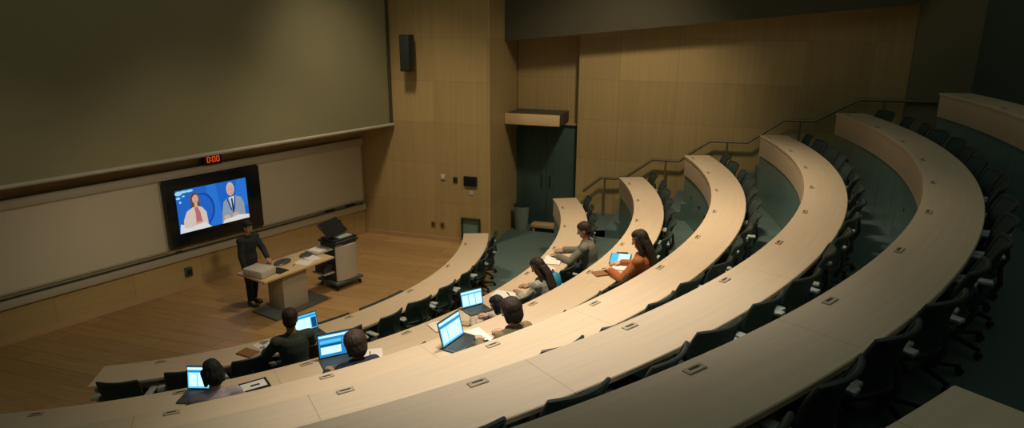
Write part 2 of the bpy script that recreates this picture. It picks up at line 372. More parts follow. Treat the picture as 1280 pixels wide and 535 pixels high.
# presenter left
oval(M['tv_hair'], .245, .74, .062, .155); shape(M['tv_hair'], [(.185, .50), (.31, .52), (.30, .8), (.19, .8)])
shape(M['tv_cream'], [(.05, .0), (.40, .0), (.385, .38), (.33, .52), (.26, .57), (.20, .55), (.12, .48), (.07, .3)])
shape(M['tv_pink'], [(.23, .14), (.32, .14), (.30, .42), (.265, .56), (.225, .56), (.235, .4)]); oval(M['tv_skin'], .252, .735, .043, .105); shape(M['tv_skin'], [(.23, .54), (.275, .54), (.27, .66), (.235, .66)])
shape(M['tv_white'], [(0, 0), (.44, 0), (.35, .15), (.18, .10), (.02, .22)]); oval(M['tv_cream'], .15, .16, .09, .07); oval(M['tv_skin'], .27, .16, .05, .03)
# presenter right
shape(M['tv_grey'], [(.59, .0), (.95, .0), (.94, .40), (.90, .56), (.81, .62), (.70, .60), (.64, .52), (.61, .3)])
shape(M['tv_white'], [(.725, .6), (.80, .61), (.775, .3), (.755, .3)]); shape(M['tv_tie'], [(.75, .57), (.775, .57), (.785, .25), (.758, .2)])
oval(M['tv_silver'], .755, .80, .058, .165); oval(M['tv_skin'], .757, .765, .048, .13)
shape(M['tv_deep'], [(.70, .60), (.755, .28), (.735, .28), (.685, .58)]); shape(M['tv_deep'], [(.805, .61), (.775, .28), (.795, .28), (.82, .6)])
for uu, vv, rr in ((.257-.017, .755, .006), (.257+.014, .757, .006), (.757-.018, .785, .006), (.757+.018, .787, .006)): oval(M['tv_hair'], uu, vv, rr, rr*1.3, 8)
oval(M['tv_pink'], .253, .675, .013, .010, 10); oval(M['tv_pink'], .757, .70, .016, .008, 10); shape(M['tv_hair'], [(.20, .74), (.225, .85), (.262, .88), (.292, .83), (.302, .74), (.285, .81), (.252, .84), (.222, .80)])
oval(M['tv_skin'], .67, .14, .05, .05); oval(M['tv_skin'], .80, .15, .05, .05); shape(M['tv_white'], [(.60, .0), (1.0, .0), (1.0, .09), (.85, .13), (.62, .08)])
p.build('screen_picture', None, tv, auto=False)
# red clock
ck = empty('digital_clock', fw(6.47, .10, 2.23), FRONT_ANG, 'small black wall clock with glowing red digits above the television', 'clock')
MB().box((0, -.03, .10), (.34, .10, .20), None, .012).build('clock_case', M['black'], ck)
b = MB()
for x in (-.09, .01, .09):
    for (dx, dz, w_, h_) in ((0, .045, .05, .014), (0, -.045, .05, .014), (-.024, .022, .014, .05), (.024, .022, .014, .05), (-.024, -.022, .014, .05), (.024, -.022, .014, .05)):
        b.box((x+dx, -.0825, .10+dz), (w_, .004, h_))
b.box((-.04, -.0825, .12), (.012, .004, .012)); b.box((-.04, -.0825, .08), (.012, .004, .012)); b.build('digits', M['led'], ck)
o = empty('wall_box', fw(5.83, 0, .23), FRONT_ANG, 'small dark green floor box on the front wall under the television', 'wall box')
MB().box((0, -.03, .085), (.13, .06, .17), None, .01).build('box_body', M['door'], o); MB().box((0, -.064, .085), (.09, .008, .11)).build('cover', M['black'], o)

# ------------------------------------------------------------------ stage side wall things
def sm(al, z, name, label, cat, group=None): return empty(name, sw(al, 13.35, z), SIDE_ANG, label, cat, group)
cang = math.atan2((sw(-4.83, 13.35)-cor).y, (sw(-4.83, 13.35)-cor).x)
def on_stage_wall(al, z, name, label, cat, group=None):
    t = (al - (-7.9))/( -4.83+7.9); q = cor + (sw(-4.83, 13.35)-cor)*t
    return empty(name, (q.x, q.y, z), cang, label, cat, group)
sp = on_stage_wall(-6.58, 3.72, 'wall_speaker', 'tall black loudspeaker high on the wooden wall right of the screen', 'speaker')
MB().box((0, -.20, .37), (.24, .22, .74), None, .015).build('cabinet', M['black'], sp); MB().box((0, -.315, .37), (.20, .012, .70), None, .004).build('grille', M['dark'], sp)
b = MB(); b.box((0, -.05, .37), (.08, .10, .3)); b.box((0, -.01, .37), (.14, .02, .4)); b.build('bracket', M['chair_metal'], sp)
tp = on_stage_wall(-5.28, 1.28, 'touch_panel', 'dark wall touch panel near the door corner', 'control panel')
MB().box((0, -.02, .14), (.30, .04, .22), None, .01).build('panel_frame', M['black'], tp); MB().box((0, -.042, .14), (.25, .004, .17)).build('display', M['tv_frame'], tp)
e = on_stage_wall(-5.26, 1.13, 'notice_card', 'small greenish notice card under the wall touch panel', 'notice'); MB().box((0, -.006, .04), (.09, .01, .09)).build('card', M['grey_paper'], e)
pb = on_stage_wall(-5.28, .10, 'wall_port_box', 'open dark wall box behind the far end of the front desk', 'wall box')
b = MB(); b.box((-.20, -.03, .24), (.03, .06, .5)); b.box((.20, -.03, .24), (.03, .06, .5)); b.box((0, -.03, .48), (.43, .06, .03)); b.box((0, -.03, .0), (.43, .06, .03)); b.build('box_frame', M['dark'], pb)
MB().box((0, -.008, .24), (.38, .016, .46)).build('back_panel', M['riser'], pb)
for a, z, lb in ((-6.18, .33, 'small brown floor-level socket plate, left of two on the stage wall'), (-5.96, .33, 'small brown floor-level socket plate, right of two on the stage wall'), (-5.63, 1.38, 'small dark wall switch beside the touch panel'), (-5.92, 1.42, 'small pale wall switch, left of the dark switch')):
    e = on_stage_wall(a, z, 'wall_socket' if z < 1 else 'wall_switch', lb, 'socket' if z < 1 else 'switch', 'small plates on the stage wall')
    mm = M['brown_leather'] if z < 1 else (M['dark'] if z < 1.4 else M['outlet_pale'])
    MB().box((0, -.012, .05), (.10, .024, .12), None, .008).build('plate', mm, e); MB().box((0, -.026, .05), (.04, .01, .06)).build('rocker', M['black'] if z < 1.4 else M['paper'], e)

bn = empty('waste_bin', sw(-4.55, 14.72, .007), SIDE_ANG, 'grey-green waste bin standing before the dark door', 'bin')
b = MB(); b.loft([((0, 0, 0), (1, 0, 0), (0, 1, 0), .15, .13), ((0, 0, .58), (1, 0, 0), (0, 1, 0), .18, .155)], 28); b.build('bin_body', M['bin'], bn)
b = MB(); b.loft([((0, 0, .58), (1, 0, 0), (0, 1, 0), .187, .16), ((0, 0, .61), (1, 0, 0), (0, 1, 0), .187, .16)], 28); b.build('rim', M['dark'], bn)
lb = empty('low_bench', sw(-3.85, 14.75, .007), SIDE_ANG, 'low light maple bench board at the foot of the dark door', 'bench')
MB().box((-.05, 0, .15), (.78, .26, .08), None, .006).build('bench_top', M['tan'], lb)
for s in (-1, 1): MB().box((-.05+s*.33, 0, .056), (.04, .22, .112)).build('leg', M['tan'], lb)

# handrail along the side wall
hr = empty('handrail', sw(0, 14.72, 0), SIDE_ANG, 'stepped dark bronze handrail climbing along the side wall', 'handrail')
hp = [(-3.10, 1.06), (-2.72, 1.39), (-2.38, 1.40), (-2.14, 1.47), (-1.60, 1.885), (-1.05, 1.885), (-.80, 2.09), (-.44, 2.36), (.29, 2.37), (.94, 2.86), (1.51, 2.87), (2.08, 3.22), (2.25, 3.32), (3.0, 3.33), (3.62, 3.33)]
MB().tube([(x, 0, z) for x, z in hp], .032, 8).build('rail', M['rail'], hr)
for x, z0, z1 in ((-2.62, .52, 1.39), (-1.32, 1.02, 1.885), (-.10, 1.53, 2.365), (1.25, 2.04, 2.865), (2.7, 2.5, 3.33)):
    MB().tube([(x, 0, z0), (x, 0, z1)], .022, 8).build('post', M['rail'], hr)

# ------------------------------------------------------------------ curved desks
OUT = {1: (-3.9, 13.17, 6), 2: (2.66, 9.85, 10), 3: (1.9, 8.5, 10), 4: (1.5, 7.54, 10), 5: (-2.1, 6.79, 11), 6: (-4., 6.24, 11), 7: (-10., 5.6, 11)}
SUPP = mat('desk support laminate', (.30, .24, .14), .6)
for i, eA, eL in [(k, END[k], LEFT[k]) for k in range(6)] + [(6, -7., -49.6), (6, -54.4, -97)]:
    n = i+1; r0, z = DR[i], DZ[i]
    lab = {1: 'front curved maple desk row, lowest, nearest the stage', 7: 'topmost curved maple desk at the dark back, pale front at the right edge' if eA > -10 else 'near piece of topmost maple desk across an aisle, in the lower right corner'}.get(n, f'curved maple desk row, {ORD[i]} from the stage')
    d = empty('curved_desk', arc(r0, -40, FZ[i]), 0, lab, 'desk', 'curved desk rows of the lecture hall')
    inv = Matrix.Translation(-d.location)
    wm = desk_wood('maple desk row', (.66, .53, .365), R(OUT[n][1]*2))
    def part(b, name, m, par=None):
        o = b.build(name, m, par or d); 
        if par is None: o.matrix_parent_inverse = inv
        return o
    aL = eL
    part(MB().ring(r0, r0+DW, z-.035, z, eA, (aL, aL-.3) if n == 1 else aL, seg=110, bev=.006), 'desktop', wm)
    part(MB().ring(r0+.012, r0+.04, z-.37 if n > 1 else .03, z-.035, eA-.1, aL+.2, seg=110), 'front_panel', wm)
    if n > 1: part(MB().ring(r0+.035, r0+.07, FZ[i-1]+.008, z-.37, eA-.1, aL+.2, seg=110), 'modesty_panel', M['riser'])
    stp = OUT[n][1]; k = 0; a = eA-.5
    while a > aL+1:
        part(MB().ring(r0+.07, r0+.40, FZ[i]+.008, z-.035, a, a-.25, seg=1), 'support_panel', SUPP); a -= stp*2
    if n == 1:
        for (a0, a1) in ((-52, -42.4), (-40.2, -30.6)):
            part(MB().ring(r0-.075, r0+.0, z-.075, z-.005, a0, a1, seg=14), 'cable_tray', M['dark'])
        part(MB().ring(r0+.012, r0+.42, .008, z-.035, aL+.35, aL+.05, seg=1), 'end_panel', wm); 
    # outlets let into the top
    for k in range(OUT[n][2]):
        a = OUT[n][0]-OUT[n][1]*k
        if a < max(aL+2, -80) or a > eA-.5: continue
        c = arc(r0+.085, a, z); rt = Matrix.Rotation(R(a)+PI/2, 3, 'Z')
        o = MB().box((0, 0, .004), (.125, .05, .008), None, .002).build('power_outlet', M['outlet'], d); o.matrix_parent_inverse = inv
        o.location = c; o.rotation_euler = (0, 0, R(a)+PI/2)
        MB().box((.0, .005, .009), (.07, .014, .003)).build('socket_slot', M['slot'], o)
        MB().box((.0, -.016, .009), (.10, .008, .002)).build('hinge_strip', M['outlet_pale'], o)

# ------------------------------------------------------------------ chairs
def make_chair():
    root = empty('office_chair', (0, 0, 0), 0, 'x', 'chair', 'black mesh swivel chairs behind the curved desks')
    b = MB(); b.box((0, .01, .445), (.47, .46, .07), None, .03); b.build('seat', M['chair_fabric'], root)
    # backrest grid, curved
    b = MB(); nu, nv = 10, 8; hw = lambda v: .225*(1-.10*(1-v)**2-.06*v**3)
    def bp(u, v, off=0.): return Vector((hw(v)*u, -.225-.07*v+.055*u*u-off+.03*math.sin(v*PI), .50+.335*v))
    G = [[b.bm.verts.new(bp(-1+2*i/nu, j/nv)) for i in range(nu+1)] for j in range(nv+1)]
    G2 = [[b.bm.verts.new(bp(-1+2*i/nu, j/nv, .012)) for i in range(nu+1)] for j in range(nv+1)]
    for j in range(nv):
        for i in range(nu):
            b.bm.faces.new((G[j][i], G[j][i+1], G[j+1][i+1], G[j+1][i])); b.bm.faces.new((G2[j][i], G2[j+1][i], G2[j+1][i+1], G2[j][i+1]))
    b.build('backrest', M['chair_mesh'], root)
    b = MB(); loop = [bp(-1, t/6, .006) for t in range(7)] + [bp(-1+2*t/8, 1.01, .006) for t in range(1, 8)] + [bp(1, 1-t/6, .006) for t in range(7)] + [bp(1-2*t/8, 0, .006) for t in range(1, 9)]
    b.tube(loop, .0155, 8); b.tube([(0, -.08, .40), (0, -.24, .42), (0, -.285, .52), (0, -.27, .66)], [.024, .024, .02, .014], 8); b.build('back_frame', M['dark'], root)
    for s in (-1, 1):
        a = MB(); a.tube([(s*.20, .02, .415), (s*.275, -.02, .44), (s*.285, -.08, .60)], .016, 8); a.build('arm_post', M['dark'], root)
        MB().box((s*.285, -.11, .612), (.08, .25, .03), None, .012).build('armrest', M['chair_grey'], root)
    b = MB(); b.tube([(0, 0, .07), (0, 0, .25)], .03, 12); b.tube([(0, 0, .25), (0, 0, .40)], .02, 12); b.box((0, 0, .405), (.2, .24, .03), None, .008); b.build('gas_column', M['chair_metal'], root)
    b = MB(); b.tube([(0, 0, .06), (0, 0, .115)], .045, 12)
    for k in range(5): c, s_ = math.cos(k*2*PI/5+.3), math.sin(k*2*PI/5+.3); b.tube([(0, 0, .095), (.30*c, .30*s_, .068)], [.026, .016], 8)
    sb = b.build('star_base', M['chair_metal'], root)
    for k in range(5):
        c, s_ = math.cos(k*2*PI/5+.3), math.sin(k*2*PI/5+.3); q = Vector((.30*c, .30*s_, .027)); t = Vector((-s_, c, 0))*.016
        MB().tube([q-t, q+t], .026, 10).build('caster', M['black'], sb)
    return root
proto = make_chair(); idx = tree_index(); first = [True]
def chair(i, a, off, yaw, label):
    o = proto if first[0] else copy_tree(proto, None, idx); first[0] = False
    q = arc(DR[i]+off, a, FZ[i]+.008); o.location = q; o.rotation_euler = (0, 0, R(a)+PI/2+yaw); o['label'] = label
    o['group'] = f'black mesh chairs of the {ORD[i]} desk row'
    return o
PEOPLE = {(0, -54.7), (1, -63.8), (1, -54.1), (1, -40.0), (2, -46.7), (1, -31.2), (1, -19.6), (2, -30.6)}
def person_at(i, a): return min([abs(a-pa)*R(1)*DR[i] for pi, pa in PEOPLE if pi == i] + [9])
NUM = ['first', 'second', 'third', 'fourth', 'fifth', 'sixth', 'seventh', 'eighth', 'ninth', 'tenth', 'eleventh', 'twelfth', 'thirteenth', 'fourteenth', 'fifteenth', 'sixteenth', 'seventeenth', 'eighteenth', 'nineteenth', 'twentieth', 'twenty-first', 'twenty-second']
NCH = [6, 9, 9, 9, 10, 10]
for i in range(6):
    a0, stp, _ = OUT[i+1]; seats = []
    for k in range(NCH[i]):
        for s in (1, -1):
            a = a0 - stp*k + s*stp/4
            if a > END[i]-1.5 or a < LEFT[i]+2: continue
            seats.append(a)
    for j, a in enumerate(seats):
        lab = f'black mesh swivel chair at the {ORD[i]} desk row, {NUM[j]} seat from the side aisle'
        if person_at(i, a) < .36: continue
        chair(i, a, .36+random.uniform(-.03, .05), random.uniform(-.2, .2), lab)
OCC = {(0, -54.7): 'black mesh swivel chair under the person in the dark olive jacket', (1, -63.8): 'black mesh swivel chair under the leftmost student with long dark hair',
       (1, -54.1): 'black mesh swivel chair under the student with the brown bob', (1, -40.0): 'black mesh swivel chair under the student in the pale knit with a laptop',
       (2, -46.7): 'black mesh swivel chair under the student in the olive brown top', (1, -31.2): 'black mesh swivel chair under the student writing on loose paper',
       (1, -19.6): 'black mesh swivel chair under the student in the grey shirt', (2, -30.6): 'black mesh swivel chair under the student in the rust orange sweater'}
for (i, a), lab in OCC.items(): chair(i, a, {(0, -54.7): .84, (1, -54.1): .98, (1, -40.0): 1.0, (2, -46.7): .84}.get((i, a), .82), 0, lab)

# ------------------------------------------------------------------ people
def remesh(mb, name, voxel, m, smooth=3, tex=None):
    me = mb.mesh('tmp', None); o = bpy.data.objects.new('tmp', me); COL.objects.link(o)
    r = o.modifiers.new('r', 'REMESH'); r.mode = 'VOXEL'; r.voxel_size = voxel; r.use_smooth_shade = True
    if smooth: s = o.modifiers.new('s', 'SMOOTH'); s.factor = .5; s.iterations = smooth
    dg = bpy.context.evaluated_depsgraph_get(); out = bpy.data.meshes.new_from_object(o.evaluated_get(dg))
    bpy.data.objects.remove(o); bpy.data.meshes.remove(me)
    out.name = name; out.materials.clear(); out.materials.append(m)
    for pl in out.polygons: pl.use_smooth = True; pl.material_index = 0
    return out
def link(name, me, parent): o = bpy.data.objects.new(name, me); COL.objects.link(o); o.parent = parent; return o
def ik(a, b, l1, l2, pole):
    a, b, pole = Vector(a), Vector(b), Vector(pole); d = b-a; L = min(d.length, (l1+l2)*.995); u = d.normalized()
    x = (l1*l1-l2*l2+L*L)/(2*L); h = math.sqrt(max(0, l1*l1-x*x)); pp = (pole - u*pole.dot(u)).normalized()
    return a+u*x+pp*h, a+u*L
def person(label, loc, rz, skinm, top, legs, hairm, hair='short', seated=True, lean=.15, hands=None, yaw=0., pitch=.25, sc=1., female=False, desk=None, poles=None, collar=None, cat='person', group=None, hs_=1.):
    root = empty('person', loc, rz, label, cat, group); root.scale = (sc, sc, sc)
    hz = .535 if seated else .93
    hip = Vector((0, 0, hz)); sd = Vector((0, math.sin(lean), math.cos(lean))); fwd = Vector((0, math.cos(lean), -math.sin(lean))); X = Vector((1, 0, 0))
    sp = lambda t, f=0.: hip + sd*t + fwd*f
    wsh = .17 if female else .188
    tors = [(-.10, .11, .085), (-.04, .165, .118), (.06, .165, .118), (.18, .135, .10), (.30, .155, .118), (.40, .165, .112), (.455, .145, .092), (.50, .075, .066)]
    # head frame
    nb = sp(.49); hc = nb + sd*.075 + Vector((0, .012, .105))
    HM = Matrix.Translation(hc) @ Matrix.Rotation(yaw, 4, 'Z') @ Matrix.Rotation(-pitch, 4, 'X')
    hv = lambda x, y, z: HM @ Vector((x, y, z))
    HR = HM.to_3x3(); hx, hy, hzv = HR @ Vector((1, 0, 0)), HR @ Vector((0, 1, 0)), HR @ Vector((0, 0, 1))
    # arms
    if hands is None: hands = ((-.17, .42, .76), (.17, .42, .76))
    arms = []
    for s, h in ((-1, hands[0]), (1, hands[1])):
        sh = sp(.435) + X*(s*wsh); el, wr = ik(sh, h, .285, .25, (poles[0 if s < 0 else 1] if poles else (s*.8, -.5, -.6)))
        arms.append((s, sh, el, wr))
    # legs
    if seated:
        leg = [(s, Vector((s*.09, .02, hz-.02)), Vector((s*.13, .42, hz-.01)), Vector((s*.12, .36, .10))) for s in (-1, 1)]
    else:
        leg = [(s, Vector((s*.09, 0, hz-.03)), Vector((s*.10, .03+.02*s, .50)), Vector((s*.10, -.01+.05*s, .09))) for s in (-1, 1)]
    def torso(b, g, t0=-1, t1=9):
        b.loft([(sp(t), X, fwd, rx*(.94 if female else 1)+g, ry+g) for t, rx, ry in tors if t0 <= t <= t1], 20)
    def armset(b, g, upto=1.):
        for s, sh, el, wr in arms:
            b.capsule(sh - X*s*.02 + Vector((0, 0, -.01)), el, .055+g, .043+g); b.capsule(el, el+(wr-el)*upto, .043+g, .030+g*1.1)
            b.capsule(sp(.42), sh, .075+g*.6, .058+g)
    def legset(b, g, upto=1.):
        for s, h, k, a in leg:
            b.capsule(h, k, .085+g, .060+g); b.capsule(k, k+(a-k)*upto, .058+g, .042+g)
    b = MB(); torso(b, 0); armset(b, 0); legset(b, 0)
    b.capsule(sp(.46), hv(0, -.015, -.06), .056, .052)
    # head
    hs = [(-.112, .028, .022, .052), (-.100, .044, .040, .042), (-.070, .060, .068, .022), (-.03, .069, .086, .006), (.02, .075, .096, .0), (.06, .074, .096, -.004), (.095, .060, .078, -.008), (.118, .034, .046, -.01), (.126, .008, .01, -.01)]
    b.loft([(hv(0, off, z), hx, hy, rx, ry) for z, rx, ry, off in hs], 20)
    b.capsule(hv(0, .094, .015), hv(0, .112, -.028), .009, .015); b.ball(hv(0, .083, -.068), (.024, .014, .011), rot=HR)
    for s in (-1, 1):
        b.ball(hv(s*.076, -.005, -.005), (.012, .020, .032), rot=HR); b.ball(hv(s*.030, .078, .012), (.016, .014, .012), rot=HR)
        b.ball(hv(s*.030, .084, .034), (.022, .012, .008), rot=HR)
    # feet + hands
    for s, h, k, a in leg: b.capsule(a, a+Vector((0, .13, -.055)), .038, .026)
    for s, sh, el, wr in arms:
        d = (wr-el).normalized(); flat = Vector((d.x, d.y, d.z*.35)).normalized(); side = flat.cross(Vector((0, 0, 1))).normalized(); up = side.cross(flat)
        pal = wr + flat*.085
        b.loft([(wr+flat*t, side, up, w_, h_) for t, w_, h_ in ((-.01, .026, .022), (.03, .036, .018), (.07, .042, .016), (.092, .040, .013))], 14)
        for k, L in enumerate((.062, .072, .067, .052)):
            x = (-.031+.0207*k)*(-s)
            p0 = wr+flat*.085+side*x; p1 = p0+flat*(L*.55)-up*.010; p2 = p1+flat*(L*.42)-up*.026
            b.capsule(p0, p1, .0095, .0088, 8); b.capsule(p1, p2, .0088, .0075, 8)
        t0 = wr+flat*.025+side*(-s*.030); t1 = t0+flat*.035+side*(-s*.024)-up*.008; t2 = t1+flat*.032-side*(-s*.002)-up*.012
        b.capsule(t0, t1, .013, .011, 8); b.capsule(t1, t2, .011, .008, 8)
    me = remesh(b, 'body', .0072, skinm, 2)
    for x in (M['eye_white'], M['iris'], M['lip'], hairm): me.materials.append(x)
    inv = HM.inverted()
    for pl in me.polygons:
        q = inv @ pl.center
        if q.y > .06 and abs(q.z) < .13:
            for s in (-1, 1):
                ex = (q.x-s*.030); ez = q.z-.012
                if (ex/.015)**2+(ez/.007)**2 < 1: pl.material_index = 2 if abs(ex) < .0065 else 1
                if (ex/.021)**2+((q.z-.036)/.005)**2 < 1: pl.material_index = 4
            if (q.x/.025)**2+((q.z+.068)/.010)**2 < 1: pl.material_index = 3
    body = link('body', me, root)
    # clothes
    b = MB(); torso(b, .020, -.11, .47); armset(b, .019, .93); b.loft([(sp(t), X, fwd, rx, ry) for t, rx, ry in ((.43, .135, .105), (.47, .110, .095), (.505, .082, .078), (.52, .072, .068))], 18)
    tp = link('top', remesh(b, 'top', .011, top, 2), root)
    if collar:
        c = MB(); cc = sp(.497)
        for j in range(16):
            a0, a1 = 2*PI*j/16, 2*PI*(j+1)/16
            c.capsule(cc + X*(.072*math.cos(a0)) + fwd*(.066*math.sin(a0)), cc + X*(.072*math.cos(a1)) + fwd*(.066*math.sin(a1)), .014, .014, 8)
        link('collar', remesh(c, 'collar', .008, collar, 2), tp)
    b = MB(); torso(b, .017, -.11, .07); legset(b, .012, .93); link('trousers', remesh(b, 'trousers', .013, legs, 4), root)
    for s, h, k, a in leg:
        b = MB(); b.loft([(a+Vector((0, y, -.055+dz)), X, Vector((0, 0, 1)), w_, h_) for y, w_, h_, dz in ((-.07, .028, .03, .005), (-.05, .042, .055, .02), (.02, .048, .058, .02), (.10, .052, .038, .0), (.17, .046, .028, -.008), (.20, .022, .016, -.012))], 16)
        link('shoe', b.mesh('shoe', M['dark']), root)
    # hair
    b = MB(); b.ball(hv(0, -.022, .030), (.086, .094, .108), rot=HR); b.ball(hv(0, .01, .075), (.074, .085, .060), rot=HR)
    if hair == 'short': b.ball(hv(0, -.045, -.015), (.080, .068, .080), rot=HR); b.ball(hv(0, -.018, .045), (.090, .100, .100), rot=HR)
    elif hair == 'bob':
        b.ball(hv(0, -.035, -.02), (.094*hs_, .078*hs_, .115*hs_), rot=HR)
        if hs_ > 1: b.ball(hv(0, -.03, .03), (.105*hs_, .095*hs_, .10*hs_), rot=HR)
        for s in (-1, 1): b.capsule(hv(s*.078, .01, .03), hv(s*.080, .015, -.09), .026, .022)
    elif hair == 'long':
        b.ball(hv(0, -.04, -.02), (.090, .070, .11), rot=HR)
        q0 = hv(0, -.065, -.02); q1 = hv(0, -.085, -.14); q2 = sp(.36, -.145); q3 = sp(.20, -.145)
        b.loft([(q0, hx, hy, .085, .05), (q1, hx, hy, .092, .045), (q2, X, fwd, .098, .036), (q3, X, fwd, .06, .022)], 16)
        for s in (-1, 1):
            b.tube([hv(s*.072, .015, .05), hv(s*.084, .01, -.04), hv(s*.090, -.01, -.13), sp(.36, -.03)+X*s*.13, sp(.27, .02)+X*s*.125], [.024, .03, .03, .03, .016], 10)
    hm = remesh(b, 'hair', .0085, hairm, 2)
    for v in hm.vertices:
        q = inv @ v.co; n_ = noise.noise(Vector((q.x*60, q.y*60, q.z*9))); v.co += (v.co-hc).normalized()*(n_*.006)
    link('hair', hm, root)
    return root
C_ = lambda n, c, v=.12, s=25: mat(n, c, .85, var=v, scale=s, bump=.15)
olive = C_('dark olive jacket cloth', (.035, .055, .040)); navy = C_('navy cloth', (.02, .03, .05)); denim = C_('dark denim', (.03, .05, .08)); charcoal = C_('charcoal cloth', (.025, .027, .028))
pale = C_('pale knit', (.50, .46, .40), .35, 40); greyshirt = C_('grey olive shirt', (.17, .175, .135), .15, 30); rust = C_('rust orange knit', (.42, .13, .04), .2, 40)
patt = C_('grey flecked knit', (.34, .33, .30), .75, 22); olivebr = C_('olive brown top', (.22, .17, .085)); lilac = C_('pale lilac knit', (.42, .36, .40), .2); suit = C_('dark suit cloth', (.018, .026, .026))
black_hair = mat('black hair', (.010, .012, .014), .65, var=.5, scale=40, bump=.4, stretch=(3, 3, .3)); brown_hair = mat('dark brown hair', (.026, .015, .009), .65, var=.5, scale=40, bump=.4, stretch=(3, 3, .3)); chest_hair = mat('ash brown hair', (.060, .038, .026), .65, var=.4, scale=40, bump=.4, stretch=(3, 3, .3))
def seat(i, a, off=.78): return arc(DR[i]+off, a, FZ[i]+.008), R(a)+PI/2
def sit(i, a, label, *args, off=.78, dyaw=0., **kw):
    q, rz = seat(i, a, off); return person(label, q, rz+dyaw, *args, **kw)
sit(0, -54.7, 'person in a dark olive jacket with short dark hair at the front desk', M['skin_tan'], olive, navy, brown_hair, 'short', off=.80, sc=1.05, lean=.08, hands=((-.22, .42, .70), (.24, .46, .70)), yaw=-.5, pitch=.2, collar=olive)
sit(1, -63.8, 'leftmost student, long dark hair, pale lilac sleeves, typing on a laptop', M['skin_light'], lilac, denim, black_hair, 'bob', lean=.30, hands=((-.16, .46, .79), (.18, .44, .775)), yaw=.25, pitch=.5, female=True, sc=.97)
sit(1, -54.1, 'student with an ash brown bob at the wide bright laptop', M['skin_tan'], navy, charcoal, chest_hair, 'bob', off=.96, lean=.40, hands=((-.20, .50, .78), (.22, .42, .775)), yaw=.35, pitch=.42, female=True, sc=1.0, hs_=1.16)
sit(1, -40.0, 'student in a pale knit bending over a small laptop', M['skin_light'], pale, denim, black_hair, 'bob', off=1.0, lean=.50, hands=((-.16, .58, .86), (.14, .56, .86)), yaw=.2, pitch=.5, female=True, sc=.90)
sit(2, -46.7, 'student with shoulder-length dark hair and an olive brown top beside the large laptop', M['skin_light'], olivebr, denim, brown_hair, 'bob', off=.80, sc=.95, lean=.32, hands=((-.20, .44, .815), (.16, .42, .815)), yaw=.25, pitch=.45, female=True, hs_=1.12)
sit(1, -31.2, 'student with long brown hair in a grey flecked knit, writing', M['skin_tan'], patt, denim, brown_hair, 'long', lean=.44, hands=((-.18, .46, .775), (.12, .46, .785)), yaw=.15, pitch=.55, female=True, sc=.96)
sit(1, -19.6, 'student with short dark hair in a grey olive shirt, forearms on open book', M['skin_tan'], greyshirt, navy, brown_hair, 'short', lean=.24, hands=((-.17, .50, .79), (.15, .50, .79)), yaw=.1, pitch=.35, collar=M['grey_paper'])
sit(2, -30.6, 'student in a rust orange sweater with long dark hair at the tablet', M['skin_light'], rust, denim, brown_hair, 'long', lean=.22, hands=((-.16, .44, .785), (.20, .44, .775)), yaw=.0, pitch=.35, female=True)
person('lecturer in dark clothes standing behind the stage table, hand reaching forward', (-4.50, 11.02, .003), math.atan2(-.45, .9)-PI/2, M['skin_tan'], suit, suit, black_hair, 'short', seated=False, lean=.08, hands=((-.16, .34, .97), (.22, .12, .84)), yaw=.0, pitch=.25, sc=.875)

# ------------------------------------------------------------------ laptops and desk things
def laptop(label, loc, rz, w=.36, d=.25, tilt=105, ui=0, group='open laptops on the desks'):
    root = empty('laptop', loc, rz, label, 'laptop', group)       # user on the -Y side, hinge on the +Y side
    bs = MB().box((0, 0, .009), (w, d, .016), None, .004).build('base', M['laptop'], root)
    MB().box((0, .035, .0178), (w*.86, d*.48, .003)).build('keyboard', M['keys'], bs); MB().box((0, -.075, .0175), (.11, .065, .002)).build('touchpad', M['dark'], bs)
    MB().tube([(-w*.4, d/2, .014), (w*.4, d/2, .014)], .007, 8).build('hinge', M['black'], root)
    ld = MB().box((0, 0, d/2+.004), (w, .008, d), None, .003).build('lid', M['laptop'], root)
    ld.location = (0, d/2, .014); ld.rotation_euler = (R(-(tilt-90)), 0, 0)
    MB().box((0, -.0046, d/2+.004), (w*.985, .0015, d*.98)).build('bezel', M['black'], ld)
    p = MB(); p.keep = True; y = [-.0056]
    def q(m, u0, v0, u1, v1):
        y[0] -= .00008; X0, X1 = -w*.47, w*.47; Z0, Z1 = .018, d-.008
        p.poly([(X0+(X1-X0)*u, y[0], Z0+(Z1-Z0)*v) for u, v in ((u0, v0), (u1, v0), (u1, v1), (u0, v1))], m)
    if ui == 0:
        q(M['scr_cyan'], 0, 0, 1, 1); q(M['scr_blue'], 0, .76, 1, .84); q(M['scr_white'], .04, .08, .96, .72); q(M['scr_white'], 0, .87, 1, .97); q(M['scr_cyan'], .3, .08, .33, .72)
    elif ui == 1:
        q(M['scr_blue'], 0, 0, 1, 1); q(M['scr_white'], .02, .86, .98, .95); q(M['scr_cyan'], .04, .60, .62, .74); q(M['scr_cyan'], .66, .55, .95, .74); q(M['scr_white'], .05, .12, .60, .44); q(M['scr_dark'], .04, .48, .62, .55)
    elif ui == 2:
        q(M['scr_cyan'], 0, 0, 1, 1); q(M['scr_blue'], 0, .80, 1, .88); q(M['scr_white'], .02, .06, .72, .76); q(M['scr_dark'], .76, .05, .98, .70)
    else:
        q(M['scr_cyan'], 0, 0, 1, 1); q(M['scr_white'], .04, .05, .32, .74); q(M['scr_white'], .36, .05, .64, .74); q(M['scr_white'], .68, .05, .96, .74); q(M['scr_white'], .0, .86, 1, .96)
    p.build('screen', None, ld, auto=False)
    return root
def on(i, a, off, dz=.0005): return arc(DR[i]+off, a, DZ[i]+dz)
laptop('open laptop with bright page, on the front desk before the olive jacket', on(0, -50.5, .24), R(-50.5)+PI/2+.05, .34, .24, 100, 2)
